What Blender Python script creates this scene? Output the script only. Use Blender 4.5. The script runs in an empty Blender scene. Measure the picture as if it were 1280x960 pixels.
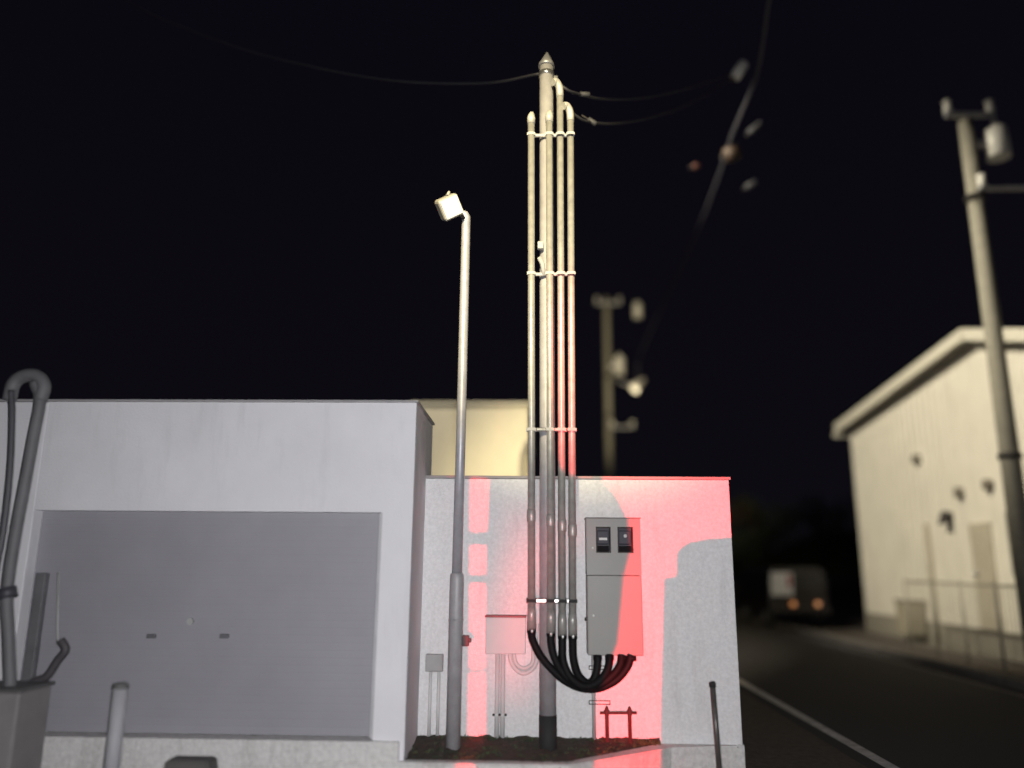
import bpy, bmesh, math, random
from mathutils import Vector, Matrix, Euler
random.seed(7)
R = math.radians
scene = bpy.context.scene
col = scene.collection

# ------------------------------------------------------------------ camera
F = 984.0                       # focal length in pixels of a 1280 wide frame
CAM = Vector((0, 0, 1.5))
ROT = (Matrix.Rotation(R(1.75), 3, 'Z') @ Matrix.Rotation(R(90 + 12.9), 3, 'X') @ Matrix.Rotation(R(0.5), 3, 'Z'))
cd = bpy.data.cameras.new('camera'); cam = bpy.data.objects.new('camera', cd); col.objects.link(cam)
cam.matrix_world = Matrix.Translation(CAM) @ ROT.to_4x4()
cd.sensor_width = 36; cd.lens = F / 1280 * 36; cd.clip_start = .05; cd.clip_end = 600
cd.dof.use_dof = True; cd.dof.focus_distance = 5.95; cd.dof.aperture_fstop = .24
cd.dof.aperture_blades = 0
scene.camera = cam

def P(px, py, Y):
    """measured point of the photograph at a distance Y in front of the viewpoint"""
    d = ROT @ Vector(((px - 640) / F, (480 - py) / F, -1))
    return CAM + d * (Y / d.y)
def G(px, py, z=0):
    d = ROT @ Vector(((px - 640) / F, (480 - py) / F, -1))
    return CAM + d * ((z - CAM.z) / d.z)

# ------------------------------------------------------------------ materials
MATS = {}
def mat(name, base, rough=.6, metal=0, var=.12, scale=6, bump=.0, bscale=60, spec=.5, stain=None, stain_amt=0, stretch=(1, 1, 1),
        dark=None):
    if name in MATS: return MATS[name]
    m = bpy.data.materials.new(name); m.use_nodes = True
    nt = m.node_tree; n = nt.nodes; l = nt.links
    b = n['Principled BSDF']
    b.inputs['Roughness'].default_value = rough; b.inputs['Metallic'].default_value = metal
    b.inputs['Specular IOR Level'].default_value = spec
    tc = n.new('ShaderNodeTexCoord'); mp = n.new('ShaderNodeMapping'); l.new(tc.outputs['Object'], mp.inputs['Vector'])
    mp.inputs['Scale'].default_value = stretch
    no = n.new('ShaderNodeTexNoise'); no.inputs['Scale'].default_value = scale; no.inputs['Detail'].default_value = 8
    no.inputs['Roughness'].default_value = .65
    l.new(mp.outputs['Vector'], no.inputs['Vector'])
    rp = n.new('ShaderNodeValToRGB'); l.new(no.outputs['Fac'], rp.inputs['Fac'])
    lo = [c * (1 - var) for c in base]; hi = [min(1, c * (1 + var)) for c in base]
    rp.color_ramp.elements[0].position = .3; rp.color_ramp.elements[1].position = .7
    rp.color_ramp.elements[0].color = (*lo, 1); rp.color_ramp.elements[1].color = (*hi, 1)
    out = rp.outputs['Color']
    if stain:
        mp2 = n.new('ShaderNodeMapping'); mp2.inputs['Scale'].default_value = (4, 4, .6); l.new(tc.outputs['Object'], mp2.inputs['Vector'])
        n2 = n.new('ShaderNodeTexNoise'); n2.inputs['Scale'].default_value = 2.2; n2.inputs['Detail'].default_value = 10
        n2.inputs['Roughness'].default_value = .7
        l.new(mp2.outputs['Vector'], n2.inputs['Vector'])
        r2 = n.new('ShaderNodeValToRGB'); r2.color_ramp.elements[0].position = .52; r2.color_ramp.elements[1].position = .78
        r2.color_ramp.elements[1].color = (stain_amt,) * 3 + (1,)
        l.new(n2.outputs['Fac'], r2.inputs['Fac'])
        mx = n.new('ShaderNodeMix'); mx.data_type = 'RGBA'
        l.new(r2.outputs['Color'], mx.inputs['Factor']); l.new(out, mx.inputs['A']); mx.inputs['B'].default_value = (*stain, 1)
        out = mx.outputs['Result']
    l.new(out, b.inputs['Base Color'])
    mr = n.new('ShaderNodeMapRange'); l.new(no.outputs['Fac'], mr.inputs['Value'])
    mr.inputs['To Min'].default_value = max(.05, rough - .1); mr.inputs['To Max'].default_value = min(1, rough + .1)
    l.new(mr.outputs['Result'], b.inputs['Roughness'])
    if bump:
        n3 = n.new('ShaderNodeTexNoise'); n3.inputs['Scale'].default_value = bscale; n3.inputs['Detail'].default_value = 6
        l.new(tc.outputs['Object'], n3.inputs['Vector'])
        bp = n.new('ShaderNodeBump'); bp.inputs['Strength'].default_value = bump; bp.inputs['Distance'].default_value = .01
        l.new(n3.outputs['Fac'], bp.inputs['Height']); l.new(bp.outputs['Normal'], b.inputs['Normal'])
    MATS[name] = m
    return m
def emit(name, colr, s):
    m = bpy.data.materials.new(name); m.use_nodes = True
    b = m.node_tree.nodes['Principled BSDF']
    b.inputs['Base Color'].default_value = (.5, .5, .5, 1)
    b.inputs['Emission Color'].default_value = (*colr, 1); b.inputs['Emission Strength'].default_value = s
    return m

WHITE = mat('white_paint', (.76, .76, .77), .75, var=.11, scale=45, bump=.5, bscale=140, stain=(.42, .41, .40), stain_amt=.42)
RENDERW = mat('garage_paint', (.72, .72, .75), .8, var=.05, scale=2, bump=.2, bscale=70, stain=(.4, .4, .4), stain_amt=.25)
CONC = mat('concrete', (.62, .61, .60), .85, var=.18, scale=30, bump=.5, bscale=50, stain=(.2, .19, .17), stain_amt=.5)
SHUT = mat('shutter_grey', (.295, .292, .322), .55, var=.05, scale=2.5, bump=.05)
GALV = mat('galvanised_steel', (.40, .40, .41), .42, .55, var=.18, scale=25)
POLEG = mat('pole_grey_paint', (.35, .345, .36), .5, .1, var=.15, scale=12, bump=.1, stain=(.2, .18, .16), stain_amt=.4)
PIPE = mat('conduit_grey', (.34, .335, .315), .38, .25, var=.18, scale=18)
BLACK = mat('black_flexible_conduit', (.006, .006, .007), .65, var=.2, spec=.2)
TAPE = mat('black_base_coat', (.02, .02, .02), .8, var=.2)
STEEL = mat('bright_steel', (.62, .62, .62), .22, .9, var=.1)
RUST = mat('rusty_iron', (.055, .03, .028), .8, var=.35, scale=30)
BOXG = mat('cabinet_beige_grey', (.27, .265, .25), .5, var=.06, scale=6)
DARKG = mat('dark_glass', (.012, .013, .016), .08, var=.1)
METER = mat('meter_casing', (.065, .066, .08), .5, spec=.15, var=.1)
LABELM = mat('meter_plate', (.62, .62, .6), .5, var=.05)
BOXL = mat('box_pale_grey', (.62, .62, .62), .6, var=.05)
SMALLB = mat('box_mid_grey', (.36, .36, .36), .6, var=.1)
REDHOOD = mat('red_brown_lip', (.30, .04, .045), .5, var=.2)
SOIL = mat('soil', (.05, .042, .032), .95, var=.5, scale=25, bump=1, bscale=40)
GRASS = mat('weed_green', (.05, .075, .03), .8, var=.4, scale=30)
ASPH = mat('asphalt', (.034, .031, .037), .9, var=.25, scale=30, bump=.6, bscale=160)
GRAVEL = mat('gravel_verge', (.085, .07, .06), .95, var=.45, scale=14, bump=.9, bscale=60)
LINE = mat('road_paint', (.62, .60, .62), .8, var=.3, scale=9, stain=(.1, .1, .1), stain_amt=.8)
BEIGE = mat('beige_siding', (.62, .58, .46), .7, var=.06, scale=4)
SIDING = mat('cream_metal_siding', (.62, .585, .50), .55, var=.06, scale=1.5, stain=(.36, .33, .27), stain_amt=.5)
ROOFM = mat('roof_sheet', (.30, .28, .24), .6, var=.1)
TRIM = mat('cream_trim', (.58, .55, .46), .6, var=.06)
VENT = mat('vent_dark', (.05, .045, .042), .75, spec=.2)
POLEC = mat('pole_concrete', (.24, .225, .18), .85, var=.12, scale=9, bump=.3)
INS = mat('porcelain', (.66, .64, .58), .35, var=.05)
WIRE = mat('wire_sheath', (.07, .07, .08), .5)
WIREL = mat('wire_pale', (.032, .032, .038), .6)
WIREF = mat('wire_thick', (.055, .055, .065), .6)
LAMPB = mat('lamp_body_white', (.36, .35, .31), .45, var=.06)
LAMPG = mat('lamp_glass', (.80, .79, .74), .12, var=.04)
VANW = mat('van_white', (.75, .75, .75), .3, var=.04)
VAND = mat('van_dark', (.014, .012, .013), .35)
TYRE = mat('tyre', (.015, .015, .015), .9)
AMBER = emit('amber_lamp', (1, .32, .05), .5)
REDGL = mat('red_lens', (.35, .02, .02), .2)
REDLIT = emit('tail_lamp_lit', (1, .03, .03), 4)
FARLAMP = emit('distant_lamp', (1, .75, .35), 5)
LEAF = mat('leaf', (.045, .06, .03), .8, var=.4, scale=3)
BARK = mat('bark', (.06, .05, .04), .9, var=.3)
PANEL = mat('panel_grey', (.12, .12, .12), .8)
BOLL = mat('bollard_grey', (.34, .34, .36), .6, var=.08)
FENCEM = mat('fence_grey', (.30, .28, .23), .6)
FIX_GLINT = mat('fixing_glint_white', (.85, .85, .82), .25, .3)  # white base colour carries the flash glint of the fixings

# ------------------------------------------------------------------ mesh helpers
class MB:
    def __init__(s): s.bm = bmesh.new()
    def box(s, a, b, bev=0, rot=None, piv=None):
        """axis box from corner a to corner b"""
        a = Vector(a); b = Vector(b); c = (a + b) / 2; d = b - a
        r = bmesh.ops.create_cube(s.bm, size=1)
        vs = r['verts']
        for v in vs: v.co = Vector((v.co.x * abs(d.x), v.co.y * abs(d.y), v.co.z * abs(d.z))) + c
        if bev:
            es = list({e for v in vs for e in v.link_edges})
            r2 = bmesh.ops.bevel(s.bm, geom=es, offset=bev, segments=2, affect='EDGES', profile=.5)
            vs = list({v for f in r2['faces'] for v in f.verts} | {v for v in vs if v.is_valid})
        if rot is not None:
            p = Vector(piv) if piv is not None else c
            for v in vs: v.co = rot @ (v.co - p) + p
        return s
    def tube(s, pts, r, seg=14, cap=True):
        pts = [Vector(p) for p in pts]
        rs = r if isinstance(r, (list, tuple)) else [r] * len(pts)
        rings = []; u = None
        for i, p in enumerate(pts):
            if i == 0: t = pts[1] - p
            elif i == len(pts) - 1: t = p - pts[i - 1]
            else: t = (pts[i + 1] - p).normalized() + (p - pts[i - 1]).normalized()
            t.normalize()
            if u is None:
                u = t.orthogonal().normalized()
            u = (u - t * u.dot(t)).normalized(); w = t.cross(u)
            rings.append([s.bm.verts.new(p + (u * math.cos(2 * math.pi * k / seg) + w * math.sin(2 * math.pi * k / seg)) * rs[i]) for k in range(seg)])
        for a, b in zip(rings, rings[1:]):
            for k in range(seg):
                f = s.bm.faces.new((a[k], a[(k + 1) % seg], b[(k + 1) % seg], b[k])); f.smooth = True
        if cap:
            s.bm.faces.new(rings[0][::-1]); s.bm.faces.new(rings[-1])
        return s
    def prism(s, poly, v):
        """closed polygon (3-D points) extruded by the vector v"""
        v = Vector(v)
        a = [s.bm.verts.new(Vector(p)) for p in poly]; b = [s.bm.verts.new(Vector(p) + v) for p in poly]
        s.bm.faces.new(a); s.bm.faces.new(b[::-1])
        for i in range(len(a)):
            j = (i + 1) % len(a); s.bm.faces.new((a[j], a[i], b[i], b[j]))
        return s
    def ball(s, c, r, sc=(1, 1, 1), seg=14):
        q = bmesh.ops.create_uvsphere(s.bm, u_segments=seg, v_segments=max(6, seg // 2 + 2), radius=r)
        for v in q['verts']:
            v.co = Vector((v.co.x * sc[0], v.co.y * sc[1], v.co.z * sc[2])) + Vector(c)
            for f in v.link_faces: f.smooth = True
        return s
    def face(s, pts):
        s.bm.faces.new([s.bm.verts.new(Vector(p)) for p in pts]); return s
    def build(s, name, m, parent=None):
        bmesh.ops.recalc_face_normals(s.bm, faces=s.bm.faces)
        me = bpy.data.meshes.new(name); s.bm.to_mesh(me); s.bm.free()
        o = bpy.data.objects.new(name, me); col.objects.link(o); me.materials.append(m)
        if parent is not None:
            o.parent = parent; o.matrix_parent_inverse = PINV[parent.name] if parent.name in PINV else Matrix()
        return o
PINV = {}
def tag(o, label=None, cat=None, group=None, kind=None):
    if label: o['label'] = label
    if cat: o['category'] = cat
    if group: o['group'] = group
    if kind: o['kind'] = kind
    return o
def thing(name, label, cat, loc=(0, 0, 0), group=None):
    """an Empty at the thing's base; parts are modelled in world space and keep their place"""
    o = bpy.data.objects.new(name, None); col.objects.link(o); o.location = loc; o.empty_display_size = .2
    PINV[o.name] = Matrix.Translation(-Vector(loc))
    return tag(o, label, cat, group)
def copy_thing(o, loc, label=None):
    c = o.copy(); col.objects.link(c); c.location = loc
    if label: c['label'] = label
    for ch in [x for x in bpy.data.objects if x.parent == o]:
        d = ch.copy(); col.objects.link(d); d.parent = c
        for g in [x for x in bpy.data.objects if x.parent == ch]:
            e = g.copy(); col.objects.link(e); e.parent = d
    return c
def arc(c, r, a0, a1, n, ax=(1, 0, 0), ay=(0, 0, 1)):
    ax = Vector(ax); ay = Vector(ay)
    return [Vector(c) + ax * (r * math.cos(a0 + (a1 - a0) * i / n)) + ay * (r * math.sin(a0 + (a1 - a0) * i / n)) for i in range(n + 1)]
def spline(pts, n=8):
    pts = [Vector(p) for p in pts]; out = []
    q = [pts[0] * 2 - pts[1]] + pts + [pts[-1] * 2 - pts[-2]]
    for i in range(1, len(q) - 2):
        a, b, c, d = q[i - 1:i + 3]
        for k in range(n):
            t = k / n
            out.append(.5 * ((2 * b) + (c - a) * t + (2 * a - 5 * b + 4 * c - d) * t * t + (3 * b - a - 3 * c + d) * t ** 3))
    out.append(pts[-1]); return out

# ------------------------------------------------------------------ ground, road
YW = 5.95                       # front face of the white utility building
SZ = .29                        # soil level of the raised bed
m = MB(); m.face([(-250, -60, 0), (250, -60, 0), (250, 500, 0), (-250, 500, 0)])
tag(m.build('ground', GRAVEL), 'dark gravelly ground around the buildings', 'ground', kind='structure')
m = MB(); m.face([(2.55, -60, .004), (6.1, -60, .004), (6.1, 300, .004), (2.55, 300, .004)])
tag(m.build('road', ASPH), 'dark asphalt road running past the white building', 'road', kind='structure')
ZF = .205
m = MB(); m.box((-14, 1.2, -.1), (P(500, 945, 5.3).x - .02, 5.297, ZF), .02)
tag(m.build('forecourt', ASPH), 'dark asphalt forecourt in front of the garage', 'ground', kind='structure')
m = MB(); m.face([(2.68, -40, .008), (2.79, -40, .008), (2.79, 60, .008), (2.68, 60, .008)])
tag(m.build('road_marking', LINE), 'worn white edge line on the near side of the road', 'road marking', kind='structure')
m = MB(); m.face([(5.83, -40, .008), (5.91, -40, .008), (5.91, 60, .008), (5.83, 60, .008)])
LINE2 = mat('road_paint_worn', (.20, .19, .20), .8, var=.4, scale=6)
tag(m.build('road_marking', LINE2), 'faded edge line on the far side of the road', 'road marking', kind='structure')
m = MB(); m.box((6.1, -40, 0), (6.25, 80, .12), .02)
tag(m.build('kerb', mat('kerb_old', (.16, .15, .14), .9, var=.3)), 'low dark kerb on the far side of the road', 'kerb', kind='structure')

# raised bed: low concrete edge running left to right, then back to the wall
e0 = P(380, 930, 5.28); e1 = P(712, 934, 5.28); e2 = P(838, 911, 5.84); e3 = Vector((P(922, 907, 5.90).x, 5.90, 0))
edge = [Vector((p.x, p.y, 0)) for p in (e0, e1, e2, e3)]
m = MB()
TW = .085                       # thickness of the edge wall
inner = [Vector((edge[0].x, edge[0].y + TW, 0)), Vector((edge[1].x - .01, edge[1].y + TW, 0)), Vector((edge[2].x - .06, YW - .002, 0))]
poly = [edge[0], edge[1], edge[2], edge[3], Vector((edge[3].x, YW - .002, 0)), inner[2], inner[1], inner[0]]
m.prism([p - Vector((0, 0, .2)) for p in poly], (0, 0, SZ + .2))
bmesh.ops.bevel(m.bm, geom=[e for e in m.bm.edges if all(abs(v.co.z - SZ) < 1e-4 for v in e.verts)], offset=.01, segments=2, affect='EDGES')
kb = tag(m.build('bed_kerb', CONC), 'low concrete edging of the raised bed below the white wall', 'kerb', kind='structure')
m = MB()
for px in (597, 700):
    x = P(px, 945, 5.28).x; yk = edge[0].y + (edge[1].y - edge[0].y) * (x - edge[0].x) / (edge[1].x - edge[0].x)
    m.box((x - .003, yk - .0015, -.1), (x + .003, yk + .03, SZ - .012))
o = m.build('kerb_joint', mat('joint_dark', (.10, .095, .09), .9)); o.parent = kb
# soil
m = MB(); nx, ny = 70, 16
x0, x1 = edge[0].x, edge[2].x - .06
grid = {}
for i in range(nx + 1):
    x = x0 + (x1 - x0) * i / nx
    yf = inner[0].y if x <= inner[1].x else inner[1].y + (inner[2].y - inner[1].y) * (x - inner[1].x) / (inner[2].x - inner[1].x)
    for j in range(ny + 1):
        y = yf - .01 + (YW - yf + .01) * j / ny
        z = SZ - .015 + random.random() * .02 + (.035 * (j / ny) ** 2)
        grid[i, j] = m.bm.verts.new((x, y, z))
for i in range(nx):
    for j in range(ny): m.bm.faces.new((grid[i, j], grid[i + 1, j], grid[i + 1, j + 1], grid[i, j + 1])).smooth = True
tag(m.build('soil_bed', SOIL), 'dark soil of the raised bed', 'soil', kind='structure')
# weeds
m = MB()
def tuft(bmx, x, y, z, h, n):
    for _ in range(n):
        a = random.random() * 6.283; l = h * (.4 + .6 * random.random()); w = .0025 + .002 * random.random()
        dx, dy = math.cos(a), math.sin(a); lean = l * (.2 + .6 * random.random())
        p0 = Vector((x + random.gauss(0, .012), y + random.gauss(0, .008), z)); pm = p0 + Vector((dx * lean * .4, dy * lean * .4, l * .65)); p1 = p0 + Vector((dx * lean, dy * lean, l * .9))
        s = Vector((-dy, dx, 0)) * w
        bmx.face([p0 - s, p0 + s, pm + s, pm - s]); bmx.face([pm - s, pm + s, p1])
for _ in range(430):
    x = random.uniform(x0 + .6, x1 - .02)
    if random.random() < .62: y = random.uniform(YW - .07, YW - .012); h = random.uniform(.02, .055)
    else:
        yf = inner[0].y if x <= inner[1].x else inner[1].y + (inner[2].y - inner[1].y) * (x - inner[1].x) / (inner[2].x - inner[1].x)
        y = random.uniform(yf + .02, YW - .03); h = random.uniform(.01, .025)
    if y > 5.3: tuft(m, x, y, SZ, h, 7)
for _ in range(170):
    x = random.uniform(edge[2].x, edge[3].x + .1); tuft(m, x, 5.80 + random.uniform(-.10, .03), 0, random.uniform(.03, .07), 9)
tag(m.build('weeds', GRASS), 'low weeds and grass along the foot of the wall', 'weeds', kind='stuff')

# ------------------------------------------------------------------ white utility building
xr = P(920, 770, YW).x; xl = -1.6; zt = P(730, 599, YW).z
hut = thing('utility_building', 'small white painted flat roofed block behind the service pole', 'building', ((xl + xr) / 2, YW, 0))
m = MB(); m.box((xl, YW, -.1), (xr, YW + 2.6, zt), .006); m.build('wall', WHITE, hut)
m = MB(); m.box((xl - .01, YW - .012, zt + .001), (xr + .012, YW + 2.61, zt + .022), .003); m.build('coping', mat('coping_grey', (.30, .28, .28), .6), hut)
# plinth joint: slightly proud base strip right of the bed
m = MB(); m.box((edge[3].x + .004, YW - .012, -.1), (xr + .008, YW - .002, SZ), .003); m.build('plinth', CONC, hut)

# ------------------------------------------------------------------ garage on the left
YG = 5.33
gx1 = P(513, 720, YG).x; gx0 = -9.0; gz = P(300, 503, YG).z
sx0 = P(22, 780, YG).x; sx1 = P(472, 780, YG).x; sz1 = P(250, 639, YG).z; sz0 = P(280, 922, YG).z
gar = thing('garage', 'white flat roofed garage with a wide closed grey shutter', 'garage', ((gx0 + gx1) / 2, YG, 0))
m = MB()
m.box((gx0, YG, -.1), (sx0, 6.24, gz), .008)
m.build('wall', RENDERW, gar)
m = MB(); m.box((sx1, YG, -.1), (gx1, YG + .35, sz1)); m.build('jamb', RENDERW, gar)
m = MB(); m.box((sx0 + .001, YG, sz1 + .0002), (gx1, YG + .35, gz)); m.build('lintel', RENDERW, gar)
m = MB(); m.box((sx1 + .05, YG + .352, -.1), (gx1 - .004, 6.25, gz - .003), .004); m.build('side_wall', RENDERW, gar)
m = MB(); m.box((gx0, YG - .012, gz + .001), (gx1 + .012, 6.25, gz + .018), .003); m.build('roof', mat('roof_edge', (.33, .32, .33), .6), gar)
m = MB(); m.box((sx0 + .003, YG - .03, -.1), (gx1 - .03, YG + .34, sz0 - .004), .008); m.build('sill', CONC, gar)
# shutter: horizontally ribbed roller curtain
m = MB(); ns = 30; prev = None
hgt = sz1 - sz0
for i in range(ns):
    a = sz0 + hgt * i / ns; b = sz0 + hgt * (i + 1) / ns; g = .006
    for zz, yy in ((a, .10), (a + g, .0993), (b - g * 1.5, .0993), (b, .10)):
        cur = (m.bm.verts.new((sx0 + .003, YG + yy, zz)), m.bm.verts.new((sx1 - .003, YG + yy, zz)))
        if prev: m.bm.faces.new((prev[0], prev[1], cur[1], cur[0]))
        prev = cur
sh = m.build('shutter', SHUT, gar)
for px, py in ((190, 795), (281, 795)):
    c = P(px, py, YG + .09); m = MB(); m.box(c - Vector((.03, .022, .014)), c + Vector((.03, .006, .014)), .006); m.build('handle', mat('handle_grey', (.12, .12, .13), .6), sh)
c = P(238, 777, YG + .09); m = MB(); m.tube([c + Vector((0, .006, 0)), c - Vector((0, .012, 0))], .022); m.build('lock', SMALLB, sh)
# guide rail
m = MB(); m.box((sx1 - .028, YG + .03, sz0), (sx1 - .001, YG + .094, sz1), .003); m.build('guide_rail', mat('rail_grey', (.42, .42, .44), .5), sh)

# concrete blocks at the garage foot
c = P(238, 948, 5.05)
m = MB(); m.prism([(c.x - .155, 5.0, ZF), (c.x + .155, 5.0, ZF), (c.x + .13, 5.0, ZF + .14), (c.x - .13, 5.0, ZF + .14)], (0, .14, 0))
bmesh.ops.bevel(m.bm, geom=list(m.bm.edges), offset=.01, segments=2, affect='EDGES')
tag(m.build('wheel_stop', mat('dark_block', (.10, .095, .09), .9)), 'dark low parking block on the ground before the shutter', 'parking block')

# bollard in front of the shutter
c = P(151, 858, 4.75)
b = thing('bollard', 'pale grey steel bollard standing in front of the garage shutter', 'bollard', (c.x, c.y, ZF))
m = MB(); m.tube([(c.x, c.y, ZF - .05), (c.x, c.y, c.z - .01)], .043, 20); m.build('post', BOLL, b)
m = MB(); m.tube([(c.x, c.y, c.z - .0095), (c.x, c.y, c.z + .012), (c.x, c.y, c.z + .02)], [.046, .044, .03], 20); m.build('cap', mat('dark_cap', (.12, .12, .12), .6), b)

# bent pipes and box at the left edge of the frame
YL = 4.9
mast = thing('cable_mast', 'grey bent pipe mast with a hooked head at the garage corner', 'mast', (P(12, 860, YL).x, YL, 0))
q = lambda *a: [P(x, y, YL) for x, y in a]
m = MB(); m.tube(spline(q((44, 478), (50, 500), (42, 545), (31, 605), (19, 670), (9, 740), (11, 800), (13, 862)), 8), .036, 16); m.build('thick_pipe', mat('mast_grey', (.13, .13, .14), .6, var=.15), mast)
m = MB(); m.tube(spline([P(x, y, YL - .05) for x, y in ((14, 488), (15, 520), (13, 580), (6, 650), (-6, 720))], 8), .02, 12); m.build('thin_pipe', mat('pipe_dark', (.07, .07, .08), .5), mast)
m = MB(); m.tube(spline(q((12, 500), (17, 480), (30, 470), (46, 470), (55, 482), (50, 500)), 6), .042, 16); m.build('hooked_head', mat('mast_grey', (.10, .10, .11)), mast)
m = MB(); m.tube(spline([P(x, y, YL) for x, y in ((8, 735), (10, 748))], 2), .055, 16); m.build('clamp', mat('clamp_dark', (.05, .05, .06), .5), mast)
c = P(20, 862, YL)
cb = thing('equipment_box', 'grey metal box on the ground under the bent pipe mast', 'box', (c.x, YL, ZF))
m = MB(); m.box((c.x - .5, YL - .12, ZF), (c.x + .10, YL + .2, c.z), .012); m.build('casing', mat('box_warm_grey', (.22, .21, .21), .7, var=.12), cb)
m = MB(); m.box((c.x - .5, YL - .135, c.z + .001), (c.x + .115, YL + .21, c.z + .022), .006); m.build('lid', mat('lid_dark', (.10, .10, .10), .6), cb)
# flat channel and thin pipe beside it
dp = thing('conduit_riser', 'grey flat cable channel standing against the shutter', 'conduit', (P(51, 840, 5.2).x, 5.2, 0))
a = P(51, 716, 5.2); 
m = MB(); m.box((a.x - .034, 5.2, .3), (a.x + .034, 5.25, a.z), .006); m.build('channel', mat('channel_grey', (.13, .13, .14), .6), dp)
m = MB(); m.box((a.x - .045, 5.185, .55), (a.x + .045, 5.26, .60), .004); m.build('bracket', SMALLB, dp)
tp = MB(); tp.tube([P(73, 715, 5.2), P(72, 780, 5.2), P(72, 806, 5.2)], .008)
tag(tp.build('thin_pipe', SMALLB), 'thin upright pipe beside the flat cable channel', 'pipe')
hs = MB(); hs.tube(spline([P(x, y, 5.1) for x, y in ((76, 800), (82, 812), (72, 826), (58, 846), (38, 856), (32, 890), (36, 930))], 6), .026, 14)
tag(hs.build('drain_hose', mat('hose', (.06, .055, .06), .6)), 'dark curved hose running down beside the grey box', 'hose')

# ------------------------------------------------------------------ flood light pole
YP = 5.70
base = P(567, 906, YP)
fp = thing('floodlight_pole', 'grey tubular pole carrying one square floodlight', 'light pole', (base.x, YP, SZ))
bx = base.x
def X(px, py, Y): return P(px, py, Y).x
zs = P(570, 718, YP).z; ztp = P(582, 272, YP).z
m = MB(); m.tube([(bx, YP, SZ - .1), (bx, YP, zs - .03), (bx, YP, zs), (bx, YP, zs + .012)], [.05, .05, .047, .038], 24); m.build('sleeve', POLEG, fp)
m = MB(); m.tube([(bx, YP, zs + .005), (bx + .004, YP, 2.5), (bx + .006, YP, ztp - .05), (bx + .006, YP, ztp), (bx - .006, YP - .01, ztp + .025), (bx - .05, YP - .03, ztp + .04)],
                 [.036, .035, .034, .034, .03, .018], 20); m.build('pole', mat('pole_pale', (.40, .40, .43), .42, .25, var=.12, scale=14), fp)
zj = P(567, 776, YP).z
m = MB(); m.tube([(bx, YP, zj), (bx, YP, zj + .012)], .0525, 24); m.build('joint_ring', POLEG, fp)
c = P(581, 801, YP - .02)
m = MB(); m.box((c.x - .02, YP - .03, c.z - .035), (c.x + .028, YP + .03, c.z + .035), .006)
m.box((c.x + .028, YP - .018, c.z - .012), (c.x + .042, YP + .018, c.z + .018), .004); m.build('clamp', mat('clamp_brown', (.07, .065, .07), .7), fp)
# floodlight head: a squat box turned away from the pole, glass face down-left and toward us
hc = P(562, 259, YP - .12)
rot = Matrix.Rotation(R(27), 3, 'Z') @ Matrix.Rotation(R(24), 3, 'X') @ Matrix.Rotation(R(-34), 3, 'Y')
head = MB(); head.box(hc + Vector((-.085, -.05, -.085)), hc + Vector((.085, .07, .085)), .022, rot, hc)
hd = head.build('lamp_head', LAMPB, fp)
g = MB(); g.box(hc + Vector((-.072, -.062, -.072)), hc + Vector((.072, -.051, .072)), .006, rot, hc); g.build('glass', LAMPG, hd)
g = MB()
for k in range(5): g.box(hc + Vector((-.06 + .03 * k - .004, .0705, -.06)), hc + Vector((-.06 + .03 * k + .004, .095, .06)), 0, rot, hc)
g.build('cooling_fins', LAMPB, hd)
g = MB(); tpt = rot @ Vector((.02, .0, .087)) + hc; g.tube([tpt, tpt + Vector((.012, 0, .032))], [.014, .01], 10); g.build('sensor', LAMPB, hd)
g = MB(); g.tube([hc + Vector((.05, .02, -.02)), hc + Vector((.11, .1, -.055)), (bx - .01, YP - .012, ztp + .02)], .015, 10); g.build('bracket', VENT, hd)

# ------------------------------------------------------------------ service pole with conduits
YS = 5.72
pb = P(685, 907, YS); ptop = P(683, 84, YS)
sp = thing('service_pole', 'tall grey steel pole with four conduits strapped to it', 'utility pole', (pb.x, YS, SZ))
px0 = pb.x; pxt = ptop.x
def at(z): return px0 + (pxt - px0) * (z - SZ) / (ptop.z - SZ)
rp = .058
zbk = P(685, 894, YS).z
m = MB(); m.tube([(at(zbk), YS, zbk), (at(2.4), YS, 2.4), (at(ptop.z), YS, ptop.z)], [rp, rp * .98, rp * .95], 26); m.build('pole', POLEG, sp)
m = MB(); m.tube([(px0, YS, SZ - .1), (at(zbk), YS, zbk + .004)], rp + .003, 26); m.build('black_base', TAPE, sp)
m = MB(); m.tube([(pxt, YS, ptop.z + .001), (pxt, YS, ptop.z + .025), (pxt + .003, YS, ptop.z + .06), (pxt + .004, YS, ptop.z + .115), (pxt + .004, YS, ptop.z + .135)], [.066, .064, .045, .018, .008], 20); m.build('cap', GALV, sp)
zb = P(683, 96, YS).z
m = MB(); m.tube([(at(zb), YS, zb), (at(zb), YS, zb + .035)], rp + .006, 24)
m.box((at(zb) + rp, YS - .02, zb - .05), (at(zb) + rp + .035, YS + .02, zb + .0), .004)
m.build('band', STEEL, sp)
rc = .0285
YC = YS - rp - rc - .004
cond = [  # bottom px, y ; top px, y ; bend?
    (664.5, 787, 664, 148, 'c'), (688.5, 791, 686.5, 146, 'c'), (703, 794, 700, 116, 'g'), (716, 794, 713, 146, 'g')]
straps = [(168, .9), (342, 1), (536, 1), (750, 1)]
coup = 0
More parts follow.
